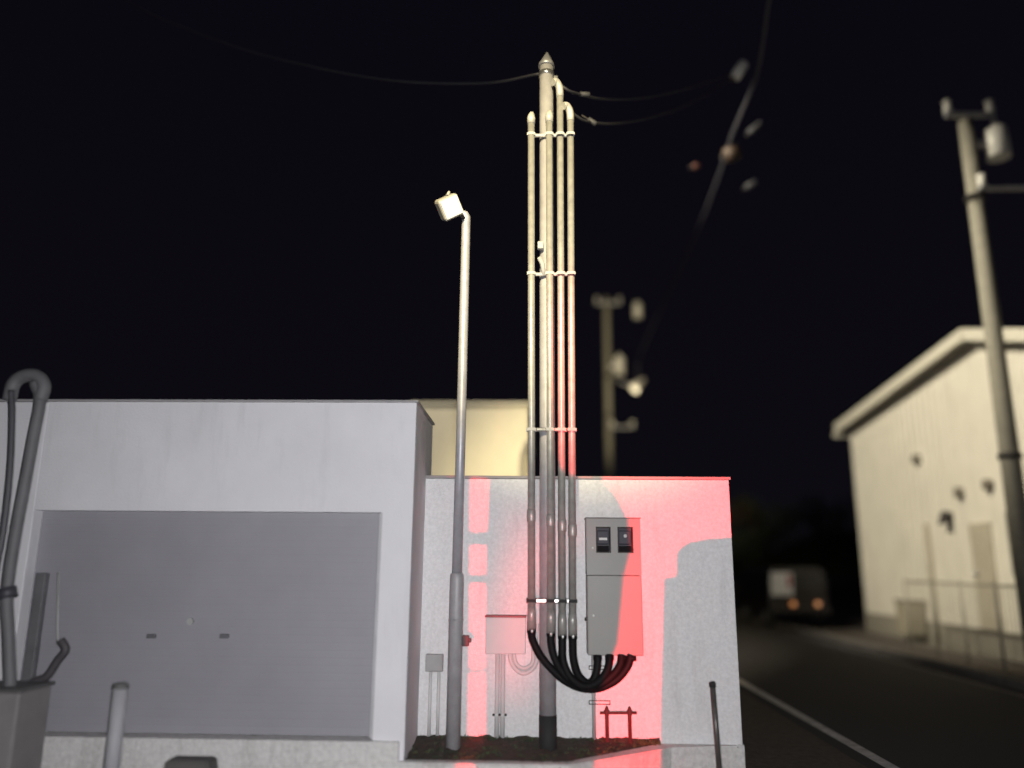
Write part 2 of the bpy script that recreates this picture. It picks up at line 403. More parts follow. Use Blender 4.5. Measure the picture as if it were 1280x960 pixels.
for i, (pxb, pyb, pxT, pyT, kd) in enumerate(cond):
    Yc = YC if i in (0, 1) else YC + .02
    a = P(pxb, pyb, Yc); t = P(pxT, pyT, Yc)
    m = MB(); pts = [a, a.lerp(t, .5), t]
    cx = m.tube(pts, rc * .92, 18)
    co = m.build('conduit', PIPE, sp)
    m = MB(); m.tube([a - Vector((0, 0, .002)), a + Vector((0, 0, .10)), a + Vector((0, 0, .15))], [rc * 1.08, rc * 1.08, rc * .94], 18); m.build('coupling', PIPE, co)
    u = P(pxb - .3, 645 + 6 * i, Yc); 
    m = MB(); m.tube([u - Vector((0, 0, .045)), u - Vector((0, 0, .035)), u + Vector((0, 0, .035)), u + Vector((0, 0, .045))], [rc * .94, rc * 1.08, rc * 1.08, rc * .94], 18); m.build('socket', PIPE, co)
    m = MB()
    if kd == 'c':
        m.tube([t - Vector((0, 0, .05)), t, t + Vector((0, 0, .02)), t + Vector((.006, -.004, .05))], [rc * 1.05, rc * 1.15, rc, rc * .55], 16)
    else:
        m.tube([t - Vector((0, 0, .04))] + spline([t, t + Vector((-.006, -.004, .05)), t + Vector((-.03, -.02, .085)), t + Vector((-.055, -.035, .075))], 4), rc * 1.02, 16)
    m.build('weatherhead', mat('weatherhead', (.45, .44, .40), .5, .2), co)
# straps (a flat bar in front with steel clips)
for sy, k in straps:
    l = P(658, sy + 1, YC); r_ = P(721, sy + 1, YC)
    if sy < 400: l = P(661, sy, YC); r_ = P(718, sy, YC)
    z = (l.z + r_.z) / 2
    hs_ = .017 if sy > 700 else .012
    m = MB(); m.box((l.x, YC + rc * .3, z - hs_), (r_.x, YC + rc * .95, z + hs_), .002)
    so = m.build('strap', TAPE if sy > 700 else SMALLB, sp)
    for pxb, pyb, pxT, pyT, kd in cond:
        x = P(pxb + (pxT - pxb) * (pyb - sy) / (pyb - pyT), sy, YC).x
        m = MB(); pts = arc((x, YC + .008, z), rc * 1.22, R(200), R(340), 10, (1, 0, 0), (0, 1, 0))
        for p_, q_ in zip(pts, pts[1:]): m.box((min(p_.x, q_.x), min(p_.y, q_.y) - .001, z - .011), (max(p_.x, q_.x), max(p_.y, q_.y) + .002, z + .011))
        m.build('clip', TAPE if sy > 700 else SMALLB, so)
    if sy > 500:
        for dx in ((670, 682), (692.5, 698), (708, 710.5)):
            u = P(dx[0], sy, YC - .005); v = P(dx[1], sy, YC - .005)
            m = MB(); m.box((u.x, YC - .016, z - .013), (v.x + .006, YC + .008, z + .013), .006); m.build('buckle_glint', FIX_GLINT if sy > 700 else STEEL, so)  # bright pieces set where the flash glints on the strap
# cable hanger half way up
c = P(676, 308, YS - rp)
m = MB(); m.box((c.x - .025, YS - rp - .035, c.z - .03), (c.x + .02, YS - rp + .01, c.z + .03), .006)
m.tube([P(674, 322, YS - rp - .02), P(678, 330, YS - rp - .02), P(680, 345, YS - rp - .01)], .018, 10); m.build('bracket', SMALLB, sp)
# black flexible conduits from the bottom couplings round to the cabinet
YB = 5.755
ends = [747, 762, 778, 790]
lows = [(722, 850), (724, 853), (728, 854), (730, 851)]
for i, (pxb, pyb, *_r) in enumerate(cond):
    Yc = YC if i in (0, 1) else YC + .02
    Ye = YB
    e = ends[3 - i]; off = (.0, -.012, -.024, .0)[i]
    paths = [
        [(664.5, 786), (666, 800), (678, 823), (700, 846), (724, 859), (748, 860), (770, 850), (784, 834), (789, 819)],
        [(688.5, 790), (689, 805), (694, 824), (706, 844), (725, 857), (746, 857), (764, 846), (775, 832), (777, 819)],
        [(703, 793), (703, 808), (704, 826), (712, 845), (727, 857), (742, 856), (755, 845), (761, 832), (762, 819)],
        [(716, 793), (716, 806), (717, 824), (722, 842), (732, 853), (740, 852), (745, 842), (747, 830), (747, 819)]]
    pp = paths[i]; n = len(pp)
    dep = [Yc + (Ye - Yc) * (k / (n - 1)) + off * math.sin(math.pi * k / (n - 1)) * 2 for k in range(n)]
    m = MB(); sp_pts = spline([P(x, y, d) for (x, y), d in zip(pp, dep)], 9)
    rr = [.0265 + .0012 * (k % 2) for k in range(len(sp_pts))]
    m.tube(sp_pts, rr, 16); m.build('flexible_conduit', BLACK, sp)
    a = P(*pp[0], Yc)
    m = MB(); m.tube([a - Vector((0, 0, .03)), a + Vector((0, 0, .004))], rc * 1.08, 16); ft = m.build('conduit_gland', BLACK, sp)
    m = MB(); c = P(pp[0][0] + .5, pp[0][1] + 3, Yc - rc - .0025); m.ball(c, .009, (.8, .5, 1.3), 10); m.build('screw', FIX_GLINT, ft)

# ------------------------------------------------------------------ meter cabinet
YM = YW - .18
tl = P(733.5, 648, YM); br = P(803, 820, YM)
x0c, x1c, z1c, z0c = P(734, 740, YM).x, P(802.5, 740, YM).x, tl.z, br.z
mc = thing('meter_cabinet', 'tall grey electricity meter cabinet with two windows on white wall', 'meter cabinet', ((x0c + x1c) / 2, YW, z0c))
zm = P(768, 719, YM).z
wins = []
for pa, pb_ in ((745, 763.5), (772, 791.5)):
    wins.append((P(pa, 675, YM).x, P(pb_, 675, YM).x, P(754, 691, YM).z, P(754, 658.5, YM).z))
# casing built as frame pieces so that the windows are real openings
m = MB(); m.box((x0c + .004, YM + .012, z0c + .003), (x1c - .004, YW - .001, z1c - .003), .004); m.build('back_box', BOXG, mc) if False else m.bm.free()
m = MB()
m.box((x0c, YM, z0c), (x1c, YW - .001, zm - .0015), .006); m.build('lower_door', BOXG, mc)
m = MB()
wz0, wz1 = wins[0][2], wins[0][3]
m.box((x0c, YM + .0005, zm + .0015), (x1c, YW - .001, wz0)); m.box((x0c, YM + .0005, wz1), (x1c, YW - .001, z1c))
for xa, xb in ((x0c, wins[0][0]), (wins[0][1], wins[1][0]), (wins[1][1], x1c)): m.box((xa, YM + .0005, wz0 + .0002), (xb, YW - .001, wz1 - .0002))
ud = m.build('upper_door', BOXG, mc)
m = MB(); m.box((x0c + .002, YM + .12, wz0 + .001), (x1c - .002, YW - .002, wz1 - .001)); m.build('meter_board', METER, mc)
for k, (xa, xb, za, zb_) in enumerate(wins):
    m = MB(); t_ = .008
    m.box((xa, YM - .004, za), (xa + t_, YM + .03, zb_)); m.box((xb - t_, YM - .004, za), (xb, YM + .03, zb_))
    m.box((xa + t_, YM - .004, za), (xb - t_, YM + .03, za + t_)); m.box((xa + t_, YM - .004, zb_ - t_), (xb - t_, YM + .03, zb_))
    w = m.build('window', VENT, mc)
    m = MB(); zc = za + (zb_ - za) * .52; xc = (xa + xb) / 2
    m.box((xc - .046, YM + .04, zc - .035), (xc + .046, YM + .115, zc + .065), .01)
    mt = m.build('meter', METER, w)
    m = MB(); 
    if k == 0: m.box((xc - .028, YM + .034, zc - .005), (xc + .030, YM + .0395, zc + .012), .001)
    else: m.ball((xc + .004, YM + .04, zc + .026), .013, (1, .4, 1));  # white ball stands for the flash glint on the second window
    m.build('display_and_glint', LABELM if k == 0 else BOXL, mt)
    m = MB(); m.box((xa + .010, YM + .042, za + .009), (xb - .010, YM + .10, za + .05), .004); m.build('terminal_cover', mat('terminal', (.012, .011, .012), .8, spec=.1), w)
for px, py in ((741, 685), (742, 769.5)):
    c = P(px, py, YM - .004); m = MB(); m.ball(c, .0085, (1, .6, 1), 12); m.build('bolt', FIX_GLINT, mc)
c = P(733, 774, YM + .02); m = MB(); m.box((c.x - .012, YM + .008, c.z - .012), (c.x + .003, YM + .03, c.z + .012), .003); m.build('latch', VENT, mc)
for e in ends:
    c = P(e, 820, YB); m = MB(); m.tube([(c.x, YB, z0c - .03), (c.x, YB, z0c + .002)], .031, 16); g_ = m.build('cable_gland', BLACK, mc)
m = MB(); m.box((x0c - .006, YM - .006, z1c + .001), (x1c + .006, YW - .001, z1c + .008), .002); m.build('rain_cover', mat('lip', (.16, .15, .14), .5), mc)

# ------------------------------------------------------------------ wall boxes and pipes
a = P(607, 769, YW - .09); b_ = P(657, 818, YW - .09)
jb = thing('junction_box', 'white painted junction box with a dark red lip on the wall', 'junction box', ((a.x + b_.x) / 2, YW, b_.z))
m = MB(); m.box((a.x, YW - .09, b_.z), (b_.x, YW - .001, a.z - .014), .006); m.build('case', BOXL, jb)
m = MB(); m.box((a.x - .004, YW - .112, a.z - .0135), (b_.x + .004, YW - .001, a.z), .003); m.build('hood', REDHOOD, jb)
for px in (621.5, 628.5):
    x = P(px, 860, YW - .03).x
    m = MB(); m.tube([(x, YW - .03, SZ), (x, YW - .03, b_.z + .002)], .0165, 14); m.build('conduit', BOXL, jb)
z = P(625, 893.5, YW - .03).z
for px in (617, 624.5, 632):
    m = MB(); m.ball(P(px, 893.5, YW - .05), .009, (1.1, .7, 1)); m.build('screw', VENT, jb)
m = MB(); m.box((P(618, 893, YW).x, YW - .049, z - .008), (P(631, 893, YW).x, YW - .044, z + .008), .002); m.build('saddle', BOXL, jb)
for off in (0, 6.5):
    pp = [(637 + off * .8, 812), (638.5 + off * .8, 826), (645 + off * .55, 837 - off * .6), (655, 842 - off), (666 - off * .5, 836 - off * .6), (671.5 - off * .8, 825), (673 - off, 812), (675 - off, 780)]
    m = MB(); m.tube(spline([P(x, y, YW - .035) for x, y in pp], 6), .0145, 12); m.build('looped_conduit', BOXL, jb)

a = P(532, 818, YW - .06); b_ = P(553, 840, YW - .06)
sb = thing('wall_box', 'small square grey box with two thin pipes near the garage corner', 'box', ((a.x + b_.x) / 2, YW, b_.z))
m = MB(); m.box((a.x, YW - .06, b_.z), (b_.x, YW - .001, a.z), .006); m.build('case', SMALLB, sb)
m = MB(); m.box((a.x + .01, YW - .065, b_.z + .01), (b_.x - .01, YW - .0605, a.z - .01), .002); m.build('cover', SMALLB, sb)
for px in (537.5, 548):
    x = P(px, 870, YW - .02).x; m = MB(); m.tube([(x, YW - .02, SZ), (x, YW - .02, b_.z + .001)], .012, 12); m.build('pipe', BOXL, sb)

# earth conduit under the cabinet
cx_ = P(742, 870, YW - .03).x; zt_ = P(742, 832, YW - .03).z
ec = thing('earth_conduit', 'thin grey upright conduit with two brackets below the meter cabinet', 'conduit', (cx_, YW, SZ))
m = MB(); m.tube([(cx_, YW - .03, SZ - .03), (cx_, YW - .03, z0c - .002)], .0135, 12); m.build('pipe', SMALLB, ec)
for py, xa, xb in ((834.5, 736, 757), (878, 736, 763)):
    u = P(xa, py, YW - .05); v = P(xb, py, YW - .05)
    m = MB()
    m.box((u.x, YW - .052, u.z - .014), (v.x, YW - .046, u.z - .009)); m.box((u.x, YW - .052, u.z + .009), (v.x, YW - .046, u.z + .014))
    m.box((u.x, YW - .0521, u.z - .0088), (u.x + .006, YW - .0461, u.z + .0088)); m.box((v.x - .006, YW - .0521, u.z - .0088), (v.x, YW - .0461, u.z + .0088))
    m.build('bracket', VENT, ec)
# rusty pipe stand
c = P(772, 890, YW - .06)
rs = thing('pipe_stand', 'low rusty pipe rail on two short posts by the wall', 'pipe', (c.x, YW - .06, SZ))
u = P(750, 891, YW - .06); v = P(796, 891, YW - .06)
m = MB(); m.tube([u, v], .010, 10); m.build('rail', RUST, rs)
for px in (758.5, 787):
    x = P(px, 891, YW - .06).x
    m = MB(); m.tube([(x, YW - .06, SZ - .02), (x, YW - .06, u.z - .02), (x, YW - .06, u.z + .012), (x, YW - .06, u.z + .02), (x, YW - .06, u.z + .045)], [.014, .014, .022, .016, .006], 12); m.build('post', RUST, rs)

# thin dark post at the right corner
t = P(890.5, 853, 5.62); bq = P(899, 958, 5.62)
bo = thing('stake', 'thin dark leaning post in front of the white wall corner', 'post', (bq.x, 5.62, 0))
d = (t - bq).normalized(); bq2 = bq - d * .1
m = MB(); m.tube([bq2, t - d * .03], .0185, 14); m.build('post', mat('post_dark', (.10, .095, .09), .35, .3, var=.3, scale=20), bo)
m = MB(); m.tube([t - d * .029, t, t + d * .006], [.0225, .0225, .014], 14); m.build('cap', TAPE, bo)

# ------------------------------------------------------------------ beige building behind
YB2 = 12.0
bxr = P(661, 550, YB2).x; bz = P(590, 507, YB2).z
bb = thing('beige_building', 'beige flat roofed building rising behind the white block', 'building', (bxr - .9, YB2, 0))
m = MB(); m.box((bxr - 1.8, YB2, -.1), (bxr, YB2 + 6, bz), .01); m.build('wall', BEIGE, bb)
m = MB(); m.box((bxr - 1.85, YB2 - .05, bz + .001), (bxr + .05, YB2 + 6.05, bz + .05), .01); m.build('roof', TRIM, bb)
m = MB(); m.tube(spline([(bxr - .10, YB2 - .12, 2.6), (bxr - .10, YB2 - .12, 3.05), (bxr - .07, YB2 - .1, 3.2), (bxr - .02, YB2 - .06, 3.32)], 6), .045, 12); m.build('downpipe', ROOFM, bb)

# ------------------------------------------------------------------ cream gabled building across the road
XF = P(1085, 785, 20).x
yf, yn = 20.0, 9.0
def on_plane(px, py, xp):
    d = ROT @ Vector(((px - 640) / F, (480 - py) / F, -1)); return CAM + d * (xp / d.x)
ap = on_plane(1200, 412, XF - .34); ya = ap.y; za = ap.z - .15
ev = on_plane(1054, 523, XF - .34); print('apex', ap, 'eave', ev, 'corner', on_plane(1071, 540, XF), on_plane(1290, 408, XF))
ze = za + (ev.z - .15 - za) * (yf - ya) / (ev.y - ya)
cb2 = thing('cream_warehouse', 'cream metal clad gabled building across the road', 'building', (XF, 15, 0))
# wall with vertical ribs
m = MB(); prof = []
yy = yn; k = 0
while yy < yf:
    prof.append((yy, 0)); prof.append((yy + .17, 0)); prof.append((yy + .19, .02)); prof.append((yy + .23, .02)); prof.append((yy + .25, 0)); yy += .25
prof = [p for p in prof if p[0] <= yf]; prof.append((yf, 0))
def roofz(y): return za - (za - ze) * (y - ya) / (yf - ya) if y > ya else za - .30 * (ya - y)
pv = None
for y, dx in prof:
    cur = (m.bm.verts.new((XF - dx, y, .45)), m.bm.verts.new((XF - dx, y, roofz(y))))
    if pv: m.bm.faces.new((pv[0], cur[0], cur[1], pv[1]))
    pv = cur
m.face([(XF, yf, .45), (XF + 12, yf, .45), (XF + 12, yf, ze), (XF, yf, ze)])
m.face([(XF, yn, .45), (XF + 12, yn, .45), (XF + 12, yn, roofz(yn)), (XF, yn, roofz(yn))])
m.build('wall', SIDING, cb2)
m = MB(); m.box((XF - .03, yn, -.1), (XF + 12, yf + .03, .448), .01); m.build('foundation', mat('foundation', (.24, .22, .18), .9, var=.2), cb2)
def slab(ya_, yb_, name, mt, x0_, x1_, t0, t1):
    m = MB(); m.prism([(x0_, ya_, roofz(ya_) + t0), (x0_, yb_, roofz(yb_) + t0), (x0_, yb_, roofz(yb_) + t1), (x0_, ya_, roofz(ya_) + t1)], (x1_ - x0_, 0, 0)); return m.build(name, mt, cb2)
slab(ya, yf + .13, 'roof', ROOFM, XF - .28, XF + 12.3, .03, .15)
slab(8.8, ya, 'roof', ROOFM, XF - .28, XF + 12.3, .031, .151)
slab(ya + .01, yf + .16, 'bargeboard', TRIM, XF - .34, XF - .283, -.05, .17)
slab(8.8, ya - .02, 'bargeboard', TRIM, XF - .33, XF - .282, -.05, .17)
m = MB(); m.tube([(XF - .34, yf + .22, ze - .10), (XF + 12, yf + .22, ze - .10)], .07, 10); m.build('gutter', TRIM, cb2)
def XFp(px, py):
    """point of the facade plane seen at that place in the photograph"""
    d = ROT @ Vector(((px - 640) / F, (480 - py) / F, -1)); return CAM + d * ((XF - .03 - CAM.x) / d.x)
for px, py, r_ in ((1147, 574, .10), (1201, 616, .10), (1237, 606, .10)):
    c = XFp(px, py); m = MB(); m.tube([c + Vector((.03, 0, 0)), c - Vector((.09, 0, 0))], r_, 14); m.build('vent', mat('vent_tan', (.16, .14, .11), .6), cb2)
c = XFp(1188, 647); m = MB()
m.prism([c + Vector((0, -.10, -.1)), c + Vector((0, .12, -.1)), c + Vector((0, .12, .1)), c + Vector((0, -.10, .1))], (-.10, 0, 0))
m.prism([c + Vector((-.102, -.12, -.05)), c + Vector((-.18, -.12, -.13)), c + Vector((-.102, -.12, .12))], (0, .26, 0)); m.build('vent_hood', VENT, cb2)
c1 = XFp(1160, 655); c2 = XFp(1161, 785)
m = MB(); m.tube([c1 - Vector((.05, 0, 0)), (c2.x - .05, c1.y, .1)], .045, 10); m.build('downpipe', mat('pipe_tan', (.38, .34, .26), .6), cb2)
c1 = XFp(1213, 655); c2 = XFp(1238, 655)
dz = c1.z
m = MB(); m.box((XF - .07, c2.y, .455), (XF + .02, c1.y, dz), .01); dr = m.build('door', mat('door_tan', (.40, .36, .28), .6), cb2)
m = MB(); m.ball((XF - .1, c1.y - .12, 1.4), .05); m.build('handle', STEEL, dr)
c1 = XFp(1262, 640); c2 = XFp(1276, 720)
m = MB(); m.box((XF - .12, c2.y - .1, c2.z), (XF - .028, c1.y, c1.z), .02); m.build('wall_unit', mat('unit_dark', (.13, .12, .10), .6), cb2)

# things at its foot
c = XFp(1152, 778)
eq = thing('gas_meter_box', 'tan meter box at the foot of the cream warehouse', 'box', (XF - .3, c.y, 0))
m = MB(); m.box((XF - .42, c.y - .28, .15), (XF - .06, c.y + .28, .8), .03); m.build('case', mat('box_tan', (.30, .27, .20), .7), eq)
m = MB(); m.box((XF - .44, c.y - .30, .802), (XF - .05, c.y + .30, .85), .01); m.build('lid', mat('lid_tan', (.2, .18, .14), .7), eq)
for dy in (-.2, .2):
    m = MB(); m.tube([(XF - .25, c.y + dy, 0), (XF - .25, c.y + dy, .152)], .03); m.build('leg', VENT, eq)
# mesh fence along the verge
fx = XF - 1.0
fe = thing('mesh_fence', 'low grey railing fence in front of the cream warehouse', 'fence', (fx, 12.5, 0))
for y in [10.6 + 1.0 * k for k in range(6)]:
    m = MB(); m.tube([(fx, y, 0), (fx, y, 1.3)], .022, 10); m.build('post', FENCEM, fe)
m = MB()
for z in (.15, 1.25): m.tube([(fx, 10.6, z), (fx, 15.6, z)], .018, 8)
for k in range(48): y = 10.65 + k * .105; m.tube([(fx, y, .15), (fx, y, 1.25)], .006, 6)
m.build('railing', FENCEM, fe)

# ------------------------------------------------------------------ utility poles
def utility_pole(name, label, x, y, h, r0, r1, parts):
    t = thing(name, label, 'utility pole', (x, y, 0))
    m = MB(); m.tube([(x, y, -.2), (x, y, h * .5), (x, y, h)], [r0, (r0 + r1) / 2, r1], 18); m.build('pole', POLEC, t)
    for k in parts:
        if k[0] == 'arm':
            _, z, a, b, w = k; m = MB(); m.box((x + a, y - r0 - .09, z - w / 2), (x + b, y - r0 - .01, z + w / 2), .01); ar = m.build('crossarm', GALV, t)
            for xx in k_ins(a, b):
                m = MB(); m.tube([(x + xx, y - r0 - .05, z + w / 2 + .001), (x + xx, y - r0 - .05, z + w / 2 + .06), (x + xx, y - r0 - .05, z + w / 2 + .10), (x + xx, y - r0 - .05, z + w / 2 + .20)], [.03, .075, .05, .07], 12); m.build('insulator', INS, ar)
        elif k[0] == 'can':
            _, z, dx, r, hh = k; m = MB(); m.tube([(x + dx, y - .05, z - hh / 2), (x + dx, y - .05, z + hh / 2), (x + dx, y - .05, z + hh / 2 + .06)], [r, r, r * .6], 18)
            tr = m.build('transformer', INS, t)
            m = MB(); m.box((x, y - .08, z - .05), (x + dx - r * .9, y + .0, z + .05)); m.build('bracket', GALV, tr)
            m = MB(); m.tube([(x + dx, y - .05, z + hh / 2 + .055), (x + dx, y - .05, z + hh / 2 + .2)], [.05, .03], 10); m.build('bushing', INS, tr)
        elif k[0] == 'band':
            _, z = k; m = MB(); m.tube([(x, y, z - .04), (x, y, z + .04)], r0 * 1.0 + .01, 18); m.build('band', VENT, t)
    return t
def k_ins(a, b): return [a + .06, b - .06] if b - a < 1.2 else [a + .06, (a + b) / 2 + .25, b - .06]
# near pole at the right, standing on the verge
YR = 11.5
pr = P(1278, 800, YR); prt = P(1209, 152, YR)
xr_ = (P(1237, 380, YR).x)
zt_r = prt.z
zz = lambda py, Y: P(1230, py, Y).z
up = utility_pole('utility_pole', 'concrete utility pole standing before the cream warehouse, carrying a pale transformer', xr_, YR, zt_r, .145, .105,
    [('arm', zz(152, YR), -.42, .35, .07), ('can', zz(182, YR), .42, .17, .48), ('arm', zz(243, YR), -.05, .9, .05), ('band', zz(248, YR)), ('band', zz(570, YR))])
# far pole behind the white block
YD = 30.
xd = P(760, 480, YD).x
zz2 = lambda py: P(760, py, YD).z
fpole = utility_pole('utility_pole', 'distant utility pole rising behind the white block with a street lamp on it', xd, YD, zz2(372), .14, .105,
    [('arm', zz2(381), -.45, .55, .10), ('can', zz2(459), .45, .20, .7), ('arm', zz2(535), .05, .95, .06), ('band', zz2(470)), ('band', zz2(520))])
m = MB(); a = Vector((xd + .1, YD - .2, zz2(472))); e = P(797, 482, YD - .5)
m.tube([a, a.lerp(e, .5) + Vector((0, 0, -.12)), e], .035, 8); ar = m.build('lamp_arm', GALV, fpole)
m = MB(); m.tube([e - Vector((.16, .05, .14)), e - Vector((.05, 0, .02)), e + Vector((.25, .05, .26))], [.20, .17, .08], 14); m.build('lamp_head', INS, ar)
c = P(797, 388, YD - .3)
m = MB(); m.tube([c - Vector((0, 0, .35)), c + Vector((0, 0, .3))], .15, 12); m.build('fuse_cutout', INS, fpole)

# ------------------------------------------------------------------ overhead wires
def wire(pts, r, label, m_=WIREL, n=10):
    m = MB(); m.tube(spline([P(x, y, d) for x, y, d in pts], n), r, 8)
    return tag(m.build('overhead_cable', m_), label, 'cable', 'overhead cables')
wire([(975, -60, 8), (961, 0, 8.6), (945, 95, 10), (915, 170, 12), (895, 230, 14), (862, 310, 18), (802, 440, 29), (796, 474, 29.8)], .026, 'thick overhead cable running along the road to the distant pole', WIREF)
wire([(120, -20, 7.2), (200, 22, 7.2), (320, 66, 7), (470, 98, 6.6), (600, 104, 6.2), (676, 92, 5.8)], .011, 'thin overhead cable sagging from upper left to the service pole top', WIREL)
wire([(700, 106, 5.7), (718, 116, 5.8), (760, 124, 6.4), (820, 120, 7.4), (880, 104, 8.6), (915, 92, 9.4)], .011, 'upper of two service drop wires leaving the conduits to the right', WIREL)
wire([(713, 140, 5.7), (735, 152, 5.9), (775, 154, 6.6), (830, 142, 7.6), (872, 124, 8.5), (918, 96, 9.4)], .011, 'lower of two service drop wires leaving the conduits to the right', WIREL)
# wire ends and fittings
def fitting(name, label, px, py, Y, r, L, ang, mt):
    c = P(px, py, Y); d = Vector((math.cos(ang), 0, math.sin(ang)))
    t = thing(name, label, 'cable fitting', c, 'fittings on the overhead cables')
    m = MB(); m.tube([c - d * L / 2, c - d * L * .42, c + d * L * .42, c + d * L / 2], [r * .5, r, r, r * .5], 12); m.build('casing', mt, t)
    m = MB(); m.tube([c - d * (L / 2 - .002), c - d * (L / 2 + .06)], r * .3, 8); m.build('clip', VENT, t)
    return t
fitting('cable_clamp', 'pale slanted fitting where the service drop wires meet the thick cable', 924, 88, 9.5, .075, .28, R(58), INS)
fitting('splice_box', 'brownish splice box hanging on the thick overhead cable', 915, 192, 12.4, .13, .26, R(20), mat('splice_brown', (.05, .03, .018), .6))
fitting('cable_clamp', 'small grey fitting just above the brownish splice box', 944, 160, 12.2, .05, .30, R(40), mat('fit_grey', (.04, .04, .045), .6))
fitting('cable_clamp', 'small grey fitting just below the brownish splice box', 939, 231, 13, .05, .22, R(30), mat('fit_grey', (.04, .04, .045), .6))
fitting('cable_clamp', 'tiny reddish fitting beside the thick overhead cable', 870, 208, 13, .05, .11, R(10), mat('fit_red', (.07, .02, .012), .6))
fitting('cable_clamp', 'grey tension clamp on the upper service drop wire', 731, 118, 5.9, .022, .09, R(-5), mat('fit_grey', (.04, .04, .045), .6))
fitting('cable_clamp', 'grey tension clamp on the lower service drop wire', 740, 152, 5.95, .022, .09, R(-35), mat('fit_grey', (.04, .04, .045), .6))

# ------------------------------------------------------------------ distant van with lit amber lamps
YV = 20.5
vc = G(1004, 776).x
vx0, vx1 = P(961, 740, YV).x, P(1036, 740, YV).x
van = thing('delivery_van', 'small parked truck far down the road with two lit amber lamps', 'truck', ((vx0 + vx1) / 2, YV, 0))
vtop = P(1000, 708, YV).z
m = MB()
m.box((vx0, YV, .40), (vx1, YV + 3.2, 1.0), .06); m.build('body', VAND, van)
m = MB(); w_ = .13; zt1 = vtop - .02
m.prism([(vx0 + .01, YV + .01, 1.001), (vx1 - .01, YV + .01, 1.001), (vx1 - .06, YV + .03, zt1 - .12), (vx1 - w_ - .05, YV + .06, zt1), (vx0 + w_ + .05, YV + .06, zt1), (vx0 + .06, YV + .03, zt1 - .12)], (0, 2.6, 0)); m.build('cab', VAND, van)
m = MB(); m.box((vx0 + .66, YV - .034, 1.08), (vx1 - .14, YV - .0305, zt1 - .2), .002); m.build('rear_window', DARKG, van)
m = MB(); m.box((vx0 + .05, YV - .03, .80), (vx0 + .60, YV - .002, vtop - .15), .02); m.build('rear_door', VANW, van)
m = MB(); m.box((vx0 + .62, YV - .03, .80), (vx1 - .08, YV - .002, vtop - .15), .02); m.build('rear_door', VAND, van)['label'] = 'dark rear door'
m = MB(); m.box((vx0 + .47, YV - .042, 1.0), (vx0 + .56, YV - .031, 1.3), .008); m.build('reflector', REDGL, van)
m = MB(); m.box((vx0, YV - .1, .36), (vx1, YV + .02, .52), .03); m.build('bumper', VAND, van)
for px in (992, 1023):
    c = P(px, 755, YV - .12); m = MB(); m.tube([c + Vector((0, .05, 0)), c], .06, 16); m.build('lamp', AMBER, van)
for x in (vx0 + .12, vx1 - .12):
    for y in (YV + .6, YV + 2.6):
        m = MB(); m.tube([(x - .09, y, .29), (x + .09, y, .29)], .285, 20); w = m.build('wheel', TYRE, van)
        m = MB(); m.tube([(x - .095, y, .29), (x + .095, y, .29)], .16, 16); m.build('rim', GALV, w)
# distant lamp just past the wall corner
c = P(926, 742, 45)
dl = thing('garden_lamp', 'tiny lit lamp on a post just past the white wall corner', 'lamp', (c.x, 45, 0))
m = MB(); m.tube([(c.x, 45, 0), (c.x, 45, c.z - .12)], .05); m.build('post', VENT, dl)
m = MB(); m.ball(c, .12); m.build('globe', FARLAMP, dl)

# ------------------------------------------------------------------ dark trees at the end of the road
def tree(x, y, h, w, label):
    t = thing('tree', label, 'tree', (x, y, 0), 'dark trees at the end of the road')
    m = MB(); m.tube([(x, y, -.1), (x + .1, y, h * .35), (x - .05, y, h * .75)], [.2, .14, .05], 10)
    for k in range(6):
        a = k * 1.05; m.tube([(x + .05, y, h * (.3 + .06 * k)), (x + math.cos(a) * w * .5, y + math.sin(a) * w * .5, h * (.45 + .06 * k))], [.08, .02], 6)
    m.build('trunk', BARK, t)
    m = MB(); cl = [(random.gauss(0, w * .3), random.gauss(0, w * .3), h * random.uniform(.35, .92), w * random.uniform(.2, .36)) for _ in range(16)]
    for cx, cy, cz, cr in cl:
        for _ in range(130):
            v = Vector((random.gauss(0, 1), random.gauss(0, 1), random.gauss(0, 1))).normalized() * cr * random.random() ** .4
            c = Vector((x + cx, y + cy, cz)) + v; s = random.uniform(.08, .2)
            d1 = Vector((random.gauss(0, 1), random.gauss(0, 1), random.gauss(0, 1))).normalized(); d2 = d1.orthogonal().normalized()
            m.face([c - d1 * s, c + d2 * s * .5, c + d1 * s, c - d2 * s * .5])
    m.build('crown', LEAF, t)
tree(12.5, 46, 5.2, 3.2, 'dark rounded tree just past the white wall corner')
tree(17.5, 50, 5.6, 3.6, 'broad dark tree behind the small truck')
tree(19.5, 44, 6.0, 3.4, 'taller dark tree next to the cream warehouse corner')
m = MB(); pts = []
for k in range(41):
    a = -80 + k * 6; pts.append((a, 150, 5 + 2.5 * math.sin(k * .9) + 1.5 * math.sin(k * 2.3)))
for a, b in zip(pts, pts[1:]):
    m.face([(a[0], 150, -1), (b[0], 150, -1), b, a]); m.face([a, b, (b[0], 190, b[2] - 4), (a[0], 190, a[2] - 4)])
tag(m.build('hill', LEAF), 'low dark wooded rise on the horizon', 'hill', kind='structure')

